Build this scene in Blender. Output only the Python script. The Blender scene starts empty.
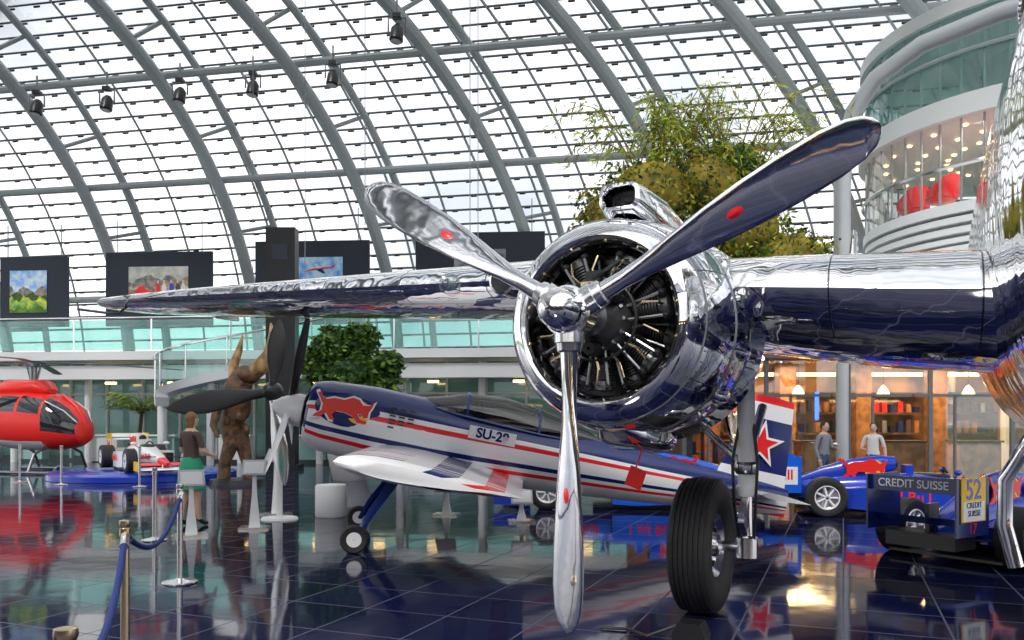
import bpy, math, random
from mathutils import Matrix, Vector
random.seed(7)
R=math.radians
F=820.0; CH=1.6; HY=420.0
S=bpy.context.scene
COL=S.collection

# ---------------------------------------------------------------- materials
MATS={}
def mat(name,col,rough=0.5,metal=0.0,emit=0.0,alpha=None,var=0.0,vs=5.0,bump=0.0,bs=20.0,coat=0.0,col2=None,trans=0.0,sheen=0):
    if name in MATS: return MATS[name]
    m=bpy.data.materials.new(name); m.use_nodes=True
    nt=m.node_tree; b=nt.nodes['Principled BSDF']
    b.inputs['Base Color'].default_value=(*col,1)
    b.inputs['Roughness'].default_value=rough
    b.inputs['Metallic'].default_value=metal
    b.inputs['Coat Weight'].default_value=coat
    b.inputs['Coat Roughness'].default_value=0.05
    if emit:
        b.inputs['Emission Color'].default_value=(*col,1); b.inputs['Emission Strength'].default_value=emit
    if trans: b.inputs['Transmission Weight'].default_value=trans
    if var or col2:
        tc=nt.nodes.new('ShaderNodeTexCoord'); n=nt.nodes.new('ShaderNodeTexNoise'); n.inputs['Scale'].default_value=vs; n.inputs['Detail'].default_value=5
        nt.links.new(tc.outputs['Object'],n.inputs['Vector'])
        rp=nt.nodes.new('ShaderNodeValToRGB')
        c2=col2 if col2 else tuple(c*(1-var) for c in col)
        rp.color_ramp.elements[0].color=(*c2,1); rp.color_ramp.elements[1].color=(*col,1)
        rp.color_ramp.elements[0].position=.38; rp.color_ramp.elements[1].position=.62
        nt.links.new(n.outputs['Fac'],rp.inputs['Fac']); nt.links.new(rp.outputs['Color'],b.inputs['Base Color'])
    if bump:
        tc=nt.nodes.new('ShaderNodeTexCoord'); n=nt.nodes.new('ShaderNodeTexNoise'); n.inputs['Scale'].default_value=bs
        nt.links.new(tc.outputs['Object'],n.inputs['Vector'])
        bp=nt.nodes.new('ShaderNodeBump'); bp.inputs['Strength'].default_value=bump; bp.inputs['Distance'].default_value=.05
        nt.links.new(n.outputs['Fac'],bp.inputs['Height']); nt.links.new(bp.outputs['Normal'],b.inputs['Normal'])
    MATS[name]=m; return m
def glass(name,tint=(1,1,1),refl=.1,body=(1,1,1),bodyfac=0.0):
    m=bpy.data.materials.new(name); m.use_nodes=True; nt=m.node_tree; nt.nodes.clear()
    o=nt.nodes.new('ShaderNodeOutputMaterial'); t=nt.nodes.new('ShaderNodeBsdfTransparent'); t.inputs[0].default_value=(*tint,1)
    g=nt.nodes.new('ShaderNodeBsdfGlossy'); g.inputs['Roughness'].default_value=.03
    fr=nt.nodes.new('ShaderNodeLayerWeight'); fr.inputs['Blend'].default_value=.25
    mp=nt.nodes.new('ShaderNodeMath'); mp.operation='MULTIPLY_ADD'; mp.inputs[1].default_value=.6; mp.inputs[2].default_value=refl
    nt.links.new(fr.outputs['Fresnel'],mp.inputs[0])
    mx=nt.nodes.new('ShaderNodeMixShader'); nt.links.new(mp.outputs[0],mx.inputs[0]); nt.links.new(t.outputs[0],mx.inputs[1]); nt.links.new(g.outputs[0],mx.inputs[2])
    last=mx
    if bodyfac:
        d=nt.nodes.new('ShaderNodeBsdfDiffuse'); d.inputs[0].default_value=(*body,1)
        m2=nt.nodes.new('ShaderNodeMixShader'); m2.inputs[0].default_value=bodyfac
        nt.links.new(mx.outputs[0],m2.inputs[1]); nt.links.new(d.outputs[0],m2.inputs[2]); last=m2
    nt.links.new(last.outputs[0],o.inputs[0]); MATS[name]=m; return m
def panel_chrome(name,sx,sy,axes='XY',rough=.05,col=(.90,.90,.92)):
    m=mat(name,col,rough,1.0); nt=m.node_tree; b=nt.nodes['Principled BSDF']
    tc=nt.nodes.new('ShaderNodeTexCoord'); mp=nt.nodes.new('ShaderNodeMapping')
    if axes=='YZ': mp.inputs['Rotation'].default_value=(0,R(90),0)
    nt.links.new(tc.outputs['Object'],mp.inputs[0])
    br=nt.nodes.new('ShaderNodeTexBrick'); br.inputs['Scale'].default_value=1; br.inputs['Brick Width'].default_value=sx; br.inputs['Row Height'].default_value=sy
    br.inputs['Mortar Size'].default_value=.006; br.inputs['Mortar Smooth'].default_value=.2
    nt.links.new(mp.outputs[0],br.inputs['Vector'])
    br.inputs['Color1'].default_value=(*col,1); br.inputs['Color2'].default_value=(*[c*.90 for c in col],1); br.inputs['Mortar'].default_value=(.15,.16,.18,1)
    nt.links.new(br.outputs['Color'],b.inputs['Base Color'])
    n=nt.nodes.new('ShaderNodeTexNoise'); n.inputs['Scale'].default_value=2.2; n.inputs['Detail'].default_value=2
    nt.links.new(tc.outputs['Object'],n.inputs['Vector'])
    bp=nt.nodes.new('ShaderNodeBump'); bp.inputs['Strength'].default_value=.32; bp.inputs['Distance'].default_value=.06
    nt.links.new(n.outputs['Fac'],bp.inputs['Height'])
    bp2=nt.nodes.new('ShaderNodeBump'); bp2.inputs['Strength'].default_value=.4; bp2.inputs['Distance'].default_value=.01; bp2.invert=True
    nt.links.new(br.outputs['Fac'],bp2.inputs['Height']); nt.links.new(bp.outputs['Normal'],bp2.inputs['Normal'])
    nt.links.new(bp2.outputs['Normal'],b.inputs['Normal'])
    return m

panel_chrome('chrome_wing',.9,.55)
panel_chrome('chrome_fuse',.9,.5,'YZ')
mat('chrome',(.92,.92,.94),.035,1.0,bump=.16,bs=3.0)
mat('blade_metal',(.84,.84,.88),.06,1.0,bump=.05,bs=4)
mat('steel',(.80,.80,.82),.2,1.0)
mat('steel_dark',(.25,.26,.28),.35,1.0)
mat('frame_grey',(.46,.49,.52),.4,0.2)
mat('frame_light',(.50,.53,.56),.45,0.2)
mat('mullion',(.15,.17,.19),.5,0.2)
mat('black',(.012,.012,.014),.35)
mat('engine_black',(.02,.021,.024),.4,0.3)
mat('engine_grey',(.14,.145,.15),.35,.8)
mat('engine_fin',(.07,.072,.075),.35,.8)
mat('rubber',(.018,.018,.02),.55,bump=.15,bs=60)
mat('brass',(.62,.50,.32),.25,1.0)
mat('red',(.85,.015,.02),.3,coat=.4)
mat('red_bright',(.90,.02,.012),.35,coat=.3)
mat('navy',(.008,.022,.15),.25,coat=.25)
mat('blue',(.01,.05,.50),.25,coat=.5)
mat('blue_bright',(.01,.14,.85),.25,coat=.4)
mat('white_paint',(.92,.93,.95),.3,coat=.4)
mat('white',(.85,.85,.85),.5)
mat('grey_paint',(.45,.48,.5),.4)
mat('yellow',(1.0,.62,.01),.35)
mat('rope_blue',(.01,.03,.17),.7,bump=.3,bs=80)
mat('wood_dark',(.17,.085,.04),.5,col2=(.05,.028,.014),vs=6,bump=.5,bs=10)
mat('horn',(.52,.32,.14),.4,col2=(.18,.09,.035),vs=4)
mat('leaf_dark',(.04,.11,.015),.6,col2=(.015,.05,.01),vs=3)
mat('leaf_mid',(.13,.26,.02),.6,col2=(.06,.13,.015),vs=3)
mat('leaf_lime',(.50,.58,.04),.6,col2=(.28,.38,.03),vs=3)
mat('leaf_olive',(.38,.29,.02),.6,col2=(.18,.15,.012),vs=3)
mat('bark',(.12,.08,.05),.8,bump=.5,bs=20)
mat('pot',(.25,.25,.26),.5)
mat('skin',(.72,.45,.33),.5)
mat('hair_blond',(.24,.13,.06),.6,bump=.4,bs=60)
mat('hair_dark',(.04,.025,.018),.6,bump=.4,bs=60)
mat('cloth_brown',(.10,.06,.06),.8)
mat('cloth_green',(.02,.34,.18),.7)
mat('cloth_grey',(.25,.26,.3),.8)
mat('cloth_white',(.7,.7,.72),.8)
mat('denim',(.05,.08,.17),.8)
mat('shoe',(.03,.03,.03),.5)
mat('eye',(.02,.02,.03),.2)
mat('lip',(.5,.15,.13),.5)
mat('warm_wall',(.60,.30,.10),.5,col2=(.20,.08,.03),vs=1.2)
mat('wood_warm',(.50,.23,.08),.45,col2=(.25,.11,.035),vs=4)
mat('warm_glow',(1.0,.62,.24),.5,emit=8.0)
mat('red_glow',(1.0,.06,.03),.5,emit=3.5)
mat('blue_glow',(.03,.12,1.0),.5,emit=4.0)
mat('slab_white',(.80,.82,.83),.5)
mat('teal_panel',(.35,.58,.56),.3,var=.3,vs=.7)
mat('dark_panel',(.012,.018,.035),.5)
mat('interior_dark',(.06,.09,.09),.6,var=.6,vs=.6)
mat('pic_sky',(.10,.38,.85),.5,col2=(.70,.80,.88),vs=2.5)
mat('pic_green',(.75,.72,.03),.5,col2=(.05,.30,.08),vs=3.5)
mat('pic_brown',(.75,.55,.40),.5,col2=(.22,.15,.10),vs=5)
mat('pic_mount',(.38,.45,.40),.5,col2=(.65,.60,.56),vs=3)
mat('pic_rock',(.42,.30,.22),.5,col2=(.10,.13,.16),vs=5)
mat('pic_blue',(.08,.32,.85),.5,col2=(.55,.78,.9),vs=2.2)
mat('pic_grey',(.35,.38,.42),.5,col2=(.06,.07,.09),vs=2.0)
glass('glass_roof',(.985,.99,1.0),.03)
glass('glass_teal',(.62,.90,.86),.08,(.6,.85,.82),.20)
glass('glass_clear',(.88,.94,.94),.10)
glass('glass_canopy',(.22,.20,.18),.10)
mat('glass_dark',(.02,.022,.028),.06,coat=.8)

# ---------------------------------------------------------------- builder
class B:
    def __init__(s): s.v=[]; s.f=[]; s.m=[]; s.names=[]; s.M=Matrix()
    def mi(s,n):
        if n not in s.names: s.names.append(n)
        return s.names.index(n)
    def add(s,vs,fs,m):
        o=len(s.v); s.v+= [s.M@Vector(v) for v in vs]
        for k,f in enumerate(fs):
            s.f.append([i+o for i in f]); s.m.append(s.mi(m[k] if isinstance(m,list) else m))
    def box(s,c,d,m,rot=None):
        q=rot.to_4x4() if rot else Matrix()
        vs=[]
        for z in(-.5,.5):
            for y in(-.5,.5):
                for x in(-.5,.5): vs.append(Vector(c)+ (q@Vector((x*d[0],y*d[1],z*d[2]))))
        s.add(vs,[(0,2,3,1),(4,5,7,6),(0,1,5,4),(2,6,7,3),(0,4,6,2),(1,3,7,5)],m)
    def loft(s,rings,m,cap=True,closed=True):
        n=len(rings[0]); vs=[p for r in rings for p in r]; fs=[]; ms=[]
        for i in range(len(rings)-1):
            for j in range(n if closed else n-1):
                k=(j+1)%n
                fs.append((i*n+j,i*n+k,(i+1)*n+k,(i+1)*n+j)); ms.append(m(i,j) if callable(m) else m)
        if cap and closed:
            fs.append(tuple(range(n))[::-1]); ms.append(m(0,0) if callable(m) else m)
            fs.append(tuple((len(rings)-1)*n+j for j in range(n))); ms.append(m(len(rings)-2,0) if callable(m) else m)
        s.add(vs,fs,ms)
    def tube(s,pts,r,m,seg=8,cap=True):
        pts=[Vector(p) for p in pts]; rs=r if isinstance(r,(list,tuple)) else [r]*len(pts)
        rings=[]; pn=None
        for i,p in enumerate(pts):
            t=(pts[min(i+1,len(pts)-1)]-pts[max(i-1,0)]).normalized()
            if pn is None:
                a=Vector((0,0,1)) if abs(t.z)<.9 else Vector((1,0,0)); nn=t.cross(a).normalized()
            else: nn=(pn-t*pn.dot(t)).normalized()
            pn=nn; bb=t.cross(nn)
            rings.append([p+(nn*math.cos(2*math.pi*k/seg)+bb*math.sin(2*math.pi*k/seg))*rs[i] for k in range(seg)])
        s.loft(rings,m,cap)
    def lathe(s,prof,o,ax,m,seg=32,cap=False,a0=0):
        q=Vector(ax).normalized().to_track_quat('Z','Y'); o=Vector(o)
        rings=[[o+q@Vector((r*math.cos(2*math.pi*k/seg+a0),r*math.sin(2*math.pi*k/seg+a0),t)) for k in range(seg)] for t,r in prof]
        s.loft(rings,m,cap)
    def ell(s,c,r,m,rot=None,seg=16,rn=10):
        q=rot if rot else Matrix.Identity(3); c=Vector(c)
        rings=[]
        for i in range(rn+1):
            a=math.pi*i/rn; a=min(max(a,.02),math.pi-.02)
            rings.append([c+q@Vector((r[0]*math.sin(a)*math.cos(2*math.pi*k/seg),r[1]*math.sin(a)*math.sin(2*math.pi*k/seg),-r[2]*math.cos(a))) for k in range(seg)])
        s.loft(rings,m,True)
    def prism(s,pts,Mx,d,m):
        n=len(pts); vs=[Mx@Vector((p[0],p[1],0)) for p in pts]+[Mx@Vector((p[0],p[1],d)) for p in pts]
        fs=[tuple(range(n))[::-1],tuple(range(n,2*n))]+[(i,(i+1)%n,(i+1)%n+n,i+n) for i in range(n)]
        s.add(vs,fs,m)
    def text(s,t,size,Mx,m,depth=.003,bold=.0):
        cu=bpy.data.curves.new('t','FONT'); cu.body=t; cu.size=size; cu.align_x='CENTER'; cu.align_y='CENTER'; cu.extrude=depth; cu.offset=bold
        ob=bpy.data.objects.new('t',cu); COL.objects.link(ob)
        dg=bpy.context.evaluated_depsgraph_get(); me=bpy.data.meshes.new_from_object(ob.evaluated_get(dg))
        s.add([Mx@v.co for v in me.vertices],[tuple(p.vertices) for p in me.polygons],m)
        bpy.data.objects.remove(ob); bpy.data.meshes.remove(me)
    def make(s,name,parent=None,M=None,ang=35,coll=True):
        me=bpy.data.meshes.new(name); me.from_pydata([tuple(v) for v in s.v],[],s.f)
        for n in s.names: me.materials.append(MATS[n])
        me.polygons.foreach_set('material_index',s.m); me.polygons.foreach_set('use_smooth',[True]*len(s.f))
        me.update(); 
        if ang: me.set_sharp_from_angle(angle=R(ang))
        ob=bpy.data.objects.new(name,me); COL.objects.link(ob)
        if parent: ob.parent=parent
        return ob
def empty(name,M=None):
    e=bpy.data.objects.new(name,None); COL.objects.link(e); e.empty_display_size=.3
    if M is not None: e.matrix_world=M
    return e
def basis(o,x,y,z):
    m=Matrix.Identity(4)
    for i,c in enumerate((x,y,z)):
        for j in range(3): m[j][i]=c[j]
    for j in range(3): m[j][3]=o[j]
    return m
def airfoil(t=.15,n=12):
    up=[];lo=[]
    for i in range(n+1):
        x=(1-math.cos(math.pi*i/n))/2
        y=5*t*(.2969*math.sqrt(x)-.126*x-.3516*x*x+.2843*x**3-.1036*x**4)
        up.append((x,y)); lo.append((x,-y*.8))
    return up[::-1]+lo[1:]

# ---------------------------------------------------------------- camera
cam=bpy.data.cameras.new('camera'); co=bpy.data.objects.new('camera',cam); COL.objects.link(co)
co.location=(0,0,CH); co.rotation_euler=(R(90),0,0); cam.sensor_width=36; cam.lens=36*F/1024; cam.shift_y=(HY-320)/1024.; cam.clip_start=.05; cam.clip_end=500
S.camera=co
S.view_settings.view_transform='Standard'
S.view_settings.look='None'; S.view_settings.exposure=0.0

# ---------------------------------------------------------------- world
w=bpy.data.worlds.new('sky'); S.world=w; w.use_nodes=True; nt=w.node_tree
bg=nt.nodes['Background']; tc=nt.nodes.new('ShaderNodeTexCoord'); n=nt.nodes.new('ShaderNodeTexNoise'); n.inputs['Scale'].default_value=3.0; n.inputs['Detail'].default_value=5
rp=nt.nodes.new('ShaderNodeValToRGB'); rp.color_ramp.elements[0].position=.35; rp.color_ramp.elements[0].color=(.46,.51,.58,1); rp.color_ramp.elements[1].position=.60; rp.color_ramp.elements[1].color=(1,.99,.97,1)
nt.links.new(tc.outputs['Generated'],n.inputs['Vector']); nt.links.new(n.outputs['Fac'],rp.inputs['Fac']); nt.links.new(rp.outputs['Color'],bg.inputs['Color']); bg.inputs['Strength'].default_value=1.7

# ---------------------------------------------------------------- floor
m=mat('floor_tiles',(.01,.012,.035),.07); nt=m.node_tree; b=nt.nodes['Principled BSDF']
tc=nt.nodes.new('ShaderNodeTexCoord'); mp=nt.nodes.new('ShaderNodeMapping'); mp.inputs['Rotation'].default_value=(0,0,R(22)); nt.links.new(tc.outputs['Object'],mp.inputs[0])
br=nt.nodes.new('ShaderNodeTexBrick'); br.offset=0; br.inputs['Scale'].default_value=1; br.inputs['Brick Width'].default_value=.75; br.inputs['Row Height'].default_value=.75; br.inputs['Mortar Size'].default_value=.008
br.inputs['Color1'].default_value=(.004,.006,.026,1); br.inputs['Color2'].default_value=(.010,.013,.055,1); br.inputs['Mortar'].default_value=(.08,.08,.14,1)
nt.links.new(mp.outputs[0],br.inputs['Vector']); nt.links.new(br.outputs['Color'],b.inputs['Base Color'])
b.inputs['Specular IOR Level'].default_value=.40
mr=nt.nodes.new('ShaderNodeMapRange'); mr.inputs['To Min'].default_value=.065; mr.inputs['To Max'].default_value=.6; nt.links.new(br.outputs['Fac'],mr.inputs[0]); nt.links.new(mr.outputs[0],b.inputs['Roughness'])
bp=nt.nodes.new('ShaderNodeBump'); n=nt.nodes.new('ShaderNodeTexNoise'); n.inputs['Scale'].default_value=1.5; nt.links.new(tc.outputs['Object'],n.inputs['Vector']); bp.inputs['Strength'].default_value=.08; bp.inputs['Distance'].default_value=.04
nt.links.new(n.outputs['Fac'],bp.inputs['Height']); nt.links.new(bp.outputs['Normal'],b.inputs['Normal'])
o=B(); o.box((0,12,-.1),(100,52,.2),'floor_tiles'); o.make('floor')
mat('lawn',(.25,.32,.2),.9,var=.3)
o=B(); o.box((0,20,-.6),(400,400,.2),'lawn'); o.make('ground_outside')

# ---------------------------------------------------------------- vault roof
RA=11
AX=Vector((math.cos(R(RA)),-math.sin(R(RA)),0)); NN=Vector((-math.sin(R(RA)),-math.cos(R(RA)),0))
def P(u,ph,off=0):
    a=R(ph); c=math.cos(a); s_=math.sin(a)
    d=15*(1-c) if c>0 else 15-27*c
    sk=max(2.0,8.0+.45*u)
    return Vector((0,34,3.4))+AX*(u-sk*(1-c))+NN*(d-off*c)+Vector((0,0,14*s_+off*s_))
U0,U1=-34,64
roof=empty('ceiling_glass_vault')
o=B(); seg=[2+i*176/44 for i in range(45)]
us=[-11.3+6.4*i for i in range(-4,12)]
for u in us:
    o.tube([P(u,p) for p in seg],.25,'frame_grey',10)
    o.tube([P(u+1.3,p,1.0) for p in seg],.15,'frame_grey',8)
    for i in range(2,44,4):
        o.tube([P(u,seg[i]),P(u+1.3,seg[i],1.0)],.08,'frame_grey',6)
o.make('arch_ribs',roof)
o=B()
uu=[U0+(U1-U0)*i/30 for i in range(31)]
for p in (15,34.5,51.5,70,86,104,122,140,158):
    o.tube([P(u,p,.35) for u in uu],.15,'frame_grey',8)
o.make('ring_tubes',roof)
o=B()
p=3.0
while p<178:
    o.tube([P(u,p,1.5) for u in uu],.045,'mullion',4); p+=2.15
u=U0
while u<U1:
    o.tube([P(u,q,1.5) for q in seg],.05 ,'frame_grey',4)
    u+=2.13
o.make('glazing_bars',roof)
o=B()
p=3.0
while p<75:
    u=U0+.5
    while u<40:
        a=P(u,p,1.32); o.tube([a-AX*.12,a+AX*.12],.045,'black',4); u+=1.065
    p+=2.15
o.make('pane_clamps',roof)
o=B()
rr=[[P(u,q2,1.6) for q2 in seg] for u in uu]
o.loft(rr,'glass_roof',cap=False,closed=False); o.make('glass_panes',roof)

a=P(-34,0); b_=P(60,0); c=(a+b_)/2
o=B(); o.box((c.x,c.y+.9,1.7),(96,.3,3.6),'interior_dark',Matrix.Rotation(R(-RA),3,'Z')); o.make('wall_back')
# unseen wall behind the camera; glowing strips and panels added for chrome reflections
o=B(); rf=Matrix.Rotation(R(-RA),3,'Z')
def FW(x,y,z): v=rf@Vector((x,y,0)); return Vector((v.x-5,v.y-9.0,z))
o.box(FW(0,0,1.7),(70,.3,3.4),'interior_dark',rf)
for i in range(-9,10):
    o.box(FW(i*3.2,.25,1.5),(.35,.3,3.0),'wood_warm',rf)
    if i%2: o.box(FW(i*3.2+1.6,.22,1.9),(2.2,.1,1.1),('warm_wall','teal_panel','slab_white')[i%3],rf)
    o.box(FW(i*3.2+1.6,.25,2.85),(1.8,.1,.08),'warm_glow',rf)
o.make('reflection_wall')

# ---------------------------------------------------------------- picture panels
def panel(x0,x1,y0,y1,kind,a0,a1,b0,b1,Y=32.3):
    X0=(x0-512)*Y/F; X1=(x1-512)*Y/F; Z0=CH+(HY-y1)*Y/F; Z1=CH+(HY-y0)*Y/F
    W=X1-X0; H=Z1-Z0
    o=B(); o.M=Matrix.Translation(((X0+X1)/2,Y-.07*(X0+X1)/2,(Z0+Z1)/2))@Matrix.Rotation(R(-4),4,'Z')
    o.box((0,0,0),(W,.14,H),'dark_panel')
    for sx in(-1,1): o.tube([(sx*W*.4,0,H/2),(sx*W*.4,0,H/2+1.3)],.02,'steel_dark',5)
    px0=-W/2+W*a0; px1=-W/2+W*a1; pz0=-H/2+H*b0; pz1=-H/2+H*b1; pw=px1-px0; ph=pz1-pz0
    def strip(z0,z1,m,y=-.085): o.box(((px0+px1)/2,y,pz0+ph*(z0+z1)/2),(pw,.02,ph*(z1-z0)),m)
    def poly(pts,m,y=-.098): o.prism([(px0+pw*u,pz0+ph*v) for u,v in pts],basis((0,y,0),(1,0,0),(0,0,1),(0,-1,0)),.006,m)
    def ridge(h0,amp,m,y,sd):
        random.seed(sd); pts=[(0,0)]
        for i in range(17): pts.append((i/16,max(.02,h0+random.uniform(-amp,amp)+amp*math.sin(i*.9+sd))))
        pts.append((1,0)); poly(pts,m,y)
    if kind=='field':
        strip(0,1,'pic_sky'); ridge(.55,.06,'pic_rock',-.096,2); ridge(.42,.04,'leaf_dark',-.100,5); ridge(.33,.05,'pic_green',-.104,8); ridge(.12,.05,'leaf_mid',-.108,3)
    elif kind=='people':
        strip(0,1,'pic_mount'); ridge(.68,.10,'pic_rock',-.096,4); ridge(.38,.05,'pic_brown',-.100,6)
        for u,m in((.50,'red'),(.60,'cloth_white'),(.72,'blue'),(.83,'cloth_brown'),(.92,'cloth_white')):
            poly([(u-.03,.05),(u+.035,.05),(u+.04,.38),(u+.015,.50),(u-.02,.50),(u-.035,.35)],m,-.106); poly([(u-.015,.49),(u+.015,.49),(u+.018,.57),(u,.60),(u-.018,.57)],'skin',-.108)
        poly([(.08,.15),(.40,.15),(.42,.26),(.30,.30),(.25,.42),(.18,.40),(.12,.28)],'red',-.106)
        poly([(.12,.08),(.18,.08),(.19,.14),(.18,.2),(.12,.2),(.11,.14)],'black',-.112); poly([(.32,.08),(.38,.08),(.39,.14),(.38,.2),(.32,.2),(.31,.14)],'black',-.112)
    elif kind=='sky':
        strip(0,1,'pic_blue'); ridge(.14,.04,'pic_rock',-.096,7)
        poly([(.20,.46),(.32,.50),(.60,.56),(.80,.60),(.86,.72),(.80,.70),(.76,.64),(.55,.62),(.34,.57),(.22,.50)],'red',-.104)
        poly([(.42,.54),(.58,.40),(.64,.40),(.56,.58)],'navy',-.106); poly([(.46,.58),(.40,.74),(.45,.76),(.56,.60)],'cloth_white',-.106)
    else:
        strip(0,1,'pic_grey'); ridge(.3,.08,'pic_rock',-.096,7)
    random.seed(11)
    o.make('photo_panel')
panel(-22,51,250,323,'field',.15,.70,.2,.8)
panel(92,205,247,323,'people',.22,.78,.35,.8)
panel(250,368,238,322,'sky',.36,.77,.47,.8)
panel(415,545,232,318,'dark',.30,.7,.3,.8)

# ---------------------------------------------------------------- gallery
gal=empty('gallery_walkway')
rz=Matrix.Rotation(R(-6),3,'Z')
def G(x,y,z): v=rz@Vector((x,y,0)); return Vector((v.x-4,v.y+30.3,z))
o=B()
o.box(G(0,0,3.95),(44,3.0,.32),'slab_white',rz)
o.box(G(0,-1.0,3.35),(44,.5,.5),'slab_white',rz)
for i in range(-7,8):
    o.tube([G(i*3,-.6,0),G(i*3,-.6,3.9)],.13,'slab_white',10)
    o.tube([G(i*3,-1.45,4.1),G(i*3,-1.45,5.3)],.03,'steel',6)
o.tube([G(-22,-1.45,5.32),G(22,-1.45,5.32)],.045,'steel',6)
o.make('walkway_deck',gal)
o=B(); o.box(G(0,-1.45,4.7),(44,.02,1.1),'glass_teal',rz); o.make('glass_balustrade',gal)
o=B()
for i in range(-14,15):
    o.box(G(i*1.5,.6,2),(.08,.1,3.8),'frame_light',rz)
o.box(G(0,.6,2.6),(43,.08,.08),'frame_light',rz)
o.box(G(0,.65,2),(43,.02,3.6),'glass_teal',rz)
o.make('shopfront_glazing',gal)
o=B()
for i in range(16):
    x=-20+i*2.6+random.random()
    o.box(G(x,-.2,.45+random.random()*.2),(1.2,.4,.9),random.choice(['grey_paint','slab_white','teal_panel']),rz)
    o.box(G(x,-.2,1.02),(1.3,.5,.06),'slab_white',rz)
    o.box(G(x+.3,-.3,3.0),(.4,.1,.08),'warm_glow',rz)
o.make('display_counters',gal)

# curved glass ramp
o=B(); pts=[]
for i in range(25):
    t=i/24; a=R(200-150*t)
    pts.append(Vector((-7.2+3.8*math.cos(a)*1.0,25.4+1.9*math.sin(a),2.3+1.9*t)))
outer=[p+Vector((0,0,1.1)) for p in pts]
o.loft([[p,p+Vector((0,0,-.28)),p+Vector((.0,1.0,-.28)),p+Vector((0,1.0,0))] for p in pts],'slab_white')
o.loft([[p,q_] for p,q_ in zip(pts,outer)],'glass_teal',cap=False,closed=False)
o.tube(outer,.04,'steel',6)
for i in range(0,25,4): o.tube([pts[i],outer[i]],.025,'steel',6)
for i in (2,10): o.tube([(pts[i].x,pts[i].y+.5,0),pts[i]+Vector((0,.5,-.2))],.12,'slab_white',10)
o.make('curved_glass_ramp')

# ---------------------------------------------------------------- hanging spotlights + wires
for (x,y,Y) in [(37,107,26),(107,103,26),(180,95,25.5),(253,88,25.5),(333,78,25),(397,33,22)]:
    X=(x-512)*Y/F; Z=CH-(y-HY)*Y/F
    o=B(); o.M=Matrix.Translation((X,Y,Z))@Matrix.Scale(.9,4)
    o.lathe([(-.28,.17),(-.24,.21),(.12,.19),(.25,.10),(.27,.02)],(0,0,0),(.1,.15,1),'black',16,True)
    o.lathe([(-.285,.16),(-.29,.01)],(0,0,0),(.1,.15,1),'slab_white',16)
    o.tube([(-.26,0,0),(-.26,0,.45),(.26,0,.45),(.26,0,0)],.03,'steel_dark',6)
    o.tube([(0,0,.45),(0,0,1.1)],.03,'steel_dark',6); o.box((0,0,.5),(.25,.25,.12),'black')
    o.make('spotlight')
o=B()
for (x,Y,y0) in [(253,24,300),(305,22,330),(365,20,225),(470,21,260),(478,23,245)]:
    X=(x-512)*Y/F
    o.tube([(X,Y,CH-(y0-HY)*Y/F),(X,Y,16.5)],.012,'steel_dark',5)
o.make('suspension_wires')

# ---------------------------------------------------------------- BOMBER
TH=27; HUB=Vector((.354,5.0,2.26))
MB=Matrix.Translation(HUB)@Matrix.Rotation(R(-TH),4,'Z')
bomber=empty('vintage_twin_engine_bomber',MB)
def ellsec(c,t,beta,r,n=20):
    out=[]
    for k in range(n):
        a=2*math.pi*k/n; x=math.cos(a)*c/2; y=math.sin(a)*t/2
        out.append(Vector((x*math.cos(beta)-y*math.sin(beta),x*math.sin(beta)+y*math.cos(beta),r)))
    return out
def blade(o,M,Rr,m,st,sgn=1,decal=True,cs_=1.0):
    s0=o.M; o.M=s0@M
    o.loft([ellsec(c*cs_,t,sgn*R(bt),r*Rr) for r,c,t,bt in st],m)
    if decal:
        r=.57*Rr; q=Matrix.Rotation(sgn*R(30),3,'Z')
        o.ell((0,0,r),(.046,.0235,.085),'red',q); o.ell((0,0,r),(.036,.0245,.068),'white_paint',q); o.ell((0,0,r),(.033,.0256,.064),'red',q)
    o.M=s0
ST=[(.05,.13,.13,40),(.12,.12,.12,40),(.2,.11,.10,40),(.28,.13,.075,38),(.38,.18,.055,36),(.5,.235,.042,32),(.62,.27,.034,29),(.75,.285,.027,26),(.86,.275,.021,24),(.93,.235,.016,22),(.97,.175,.012,22),(.992,.10,.008,22),(1.0,.03,.004,22)]
o=B()
for a,L in ((180.5,1.96),(63.5,1.93),(-58,1.80)): blade(o,Matrix.Rotation(R(a),4,'Y'),L,'blade_metal',ST,1)
o.lathe([(-.30,.005),(-.295,.05),(-.27,.09),(-.22,.118),(-.15,.128),(-.10,.128),(-.09,.14),(-.05,.14),(-.04,.12),(.0,.12)],(0,0,0),(0,1,0),'chrome',32)
o.lathe([(-.06,.10),(-.06,.155),(.07,.155),(.09,.11),(.35,.09)],(0,0,0),(0,1,0),'steel',28)
for a in (180.5,63.5,-58):
    s0=o.M; o.M=Matrix.Rotation(R(a),4,'Y'); o.lathe([(.10,.095),(.19,.095),(.195,.085),(.24,.08),(.25,.065)],(0,0,0),(0,0,1),'steel',20); o.M=s0
for k in range(8):
    a=k*math.pi/4; o.tube([(.13*math.cos(a),-.11,.13*math.sin(a)),(.13*math.cos(a),-.04,.13*math.sin(a))],.012,'steel',6)
o.make('propeller',bomber)
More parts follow.
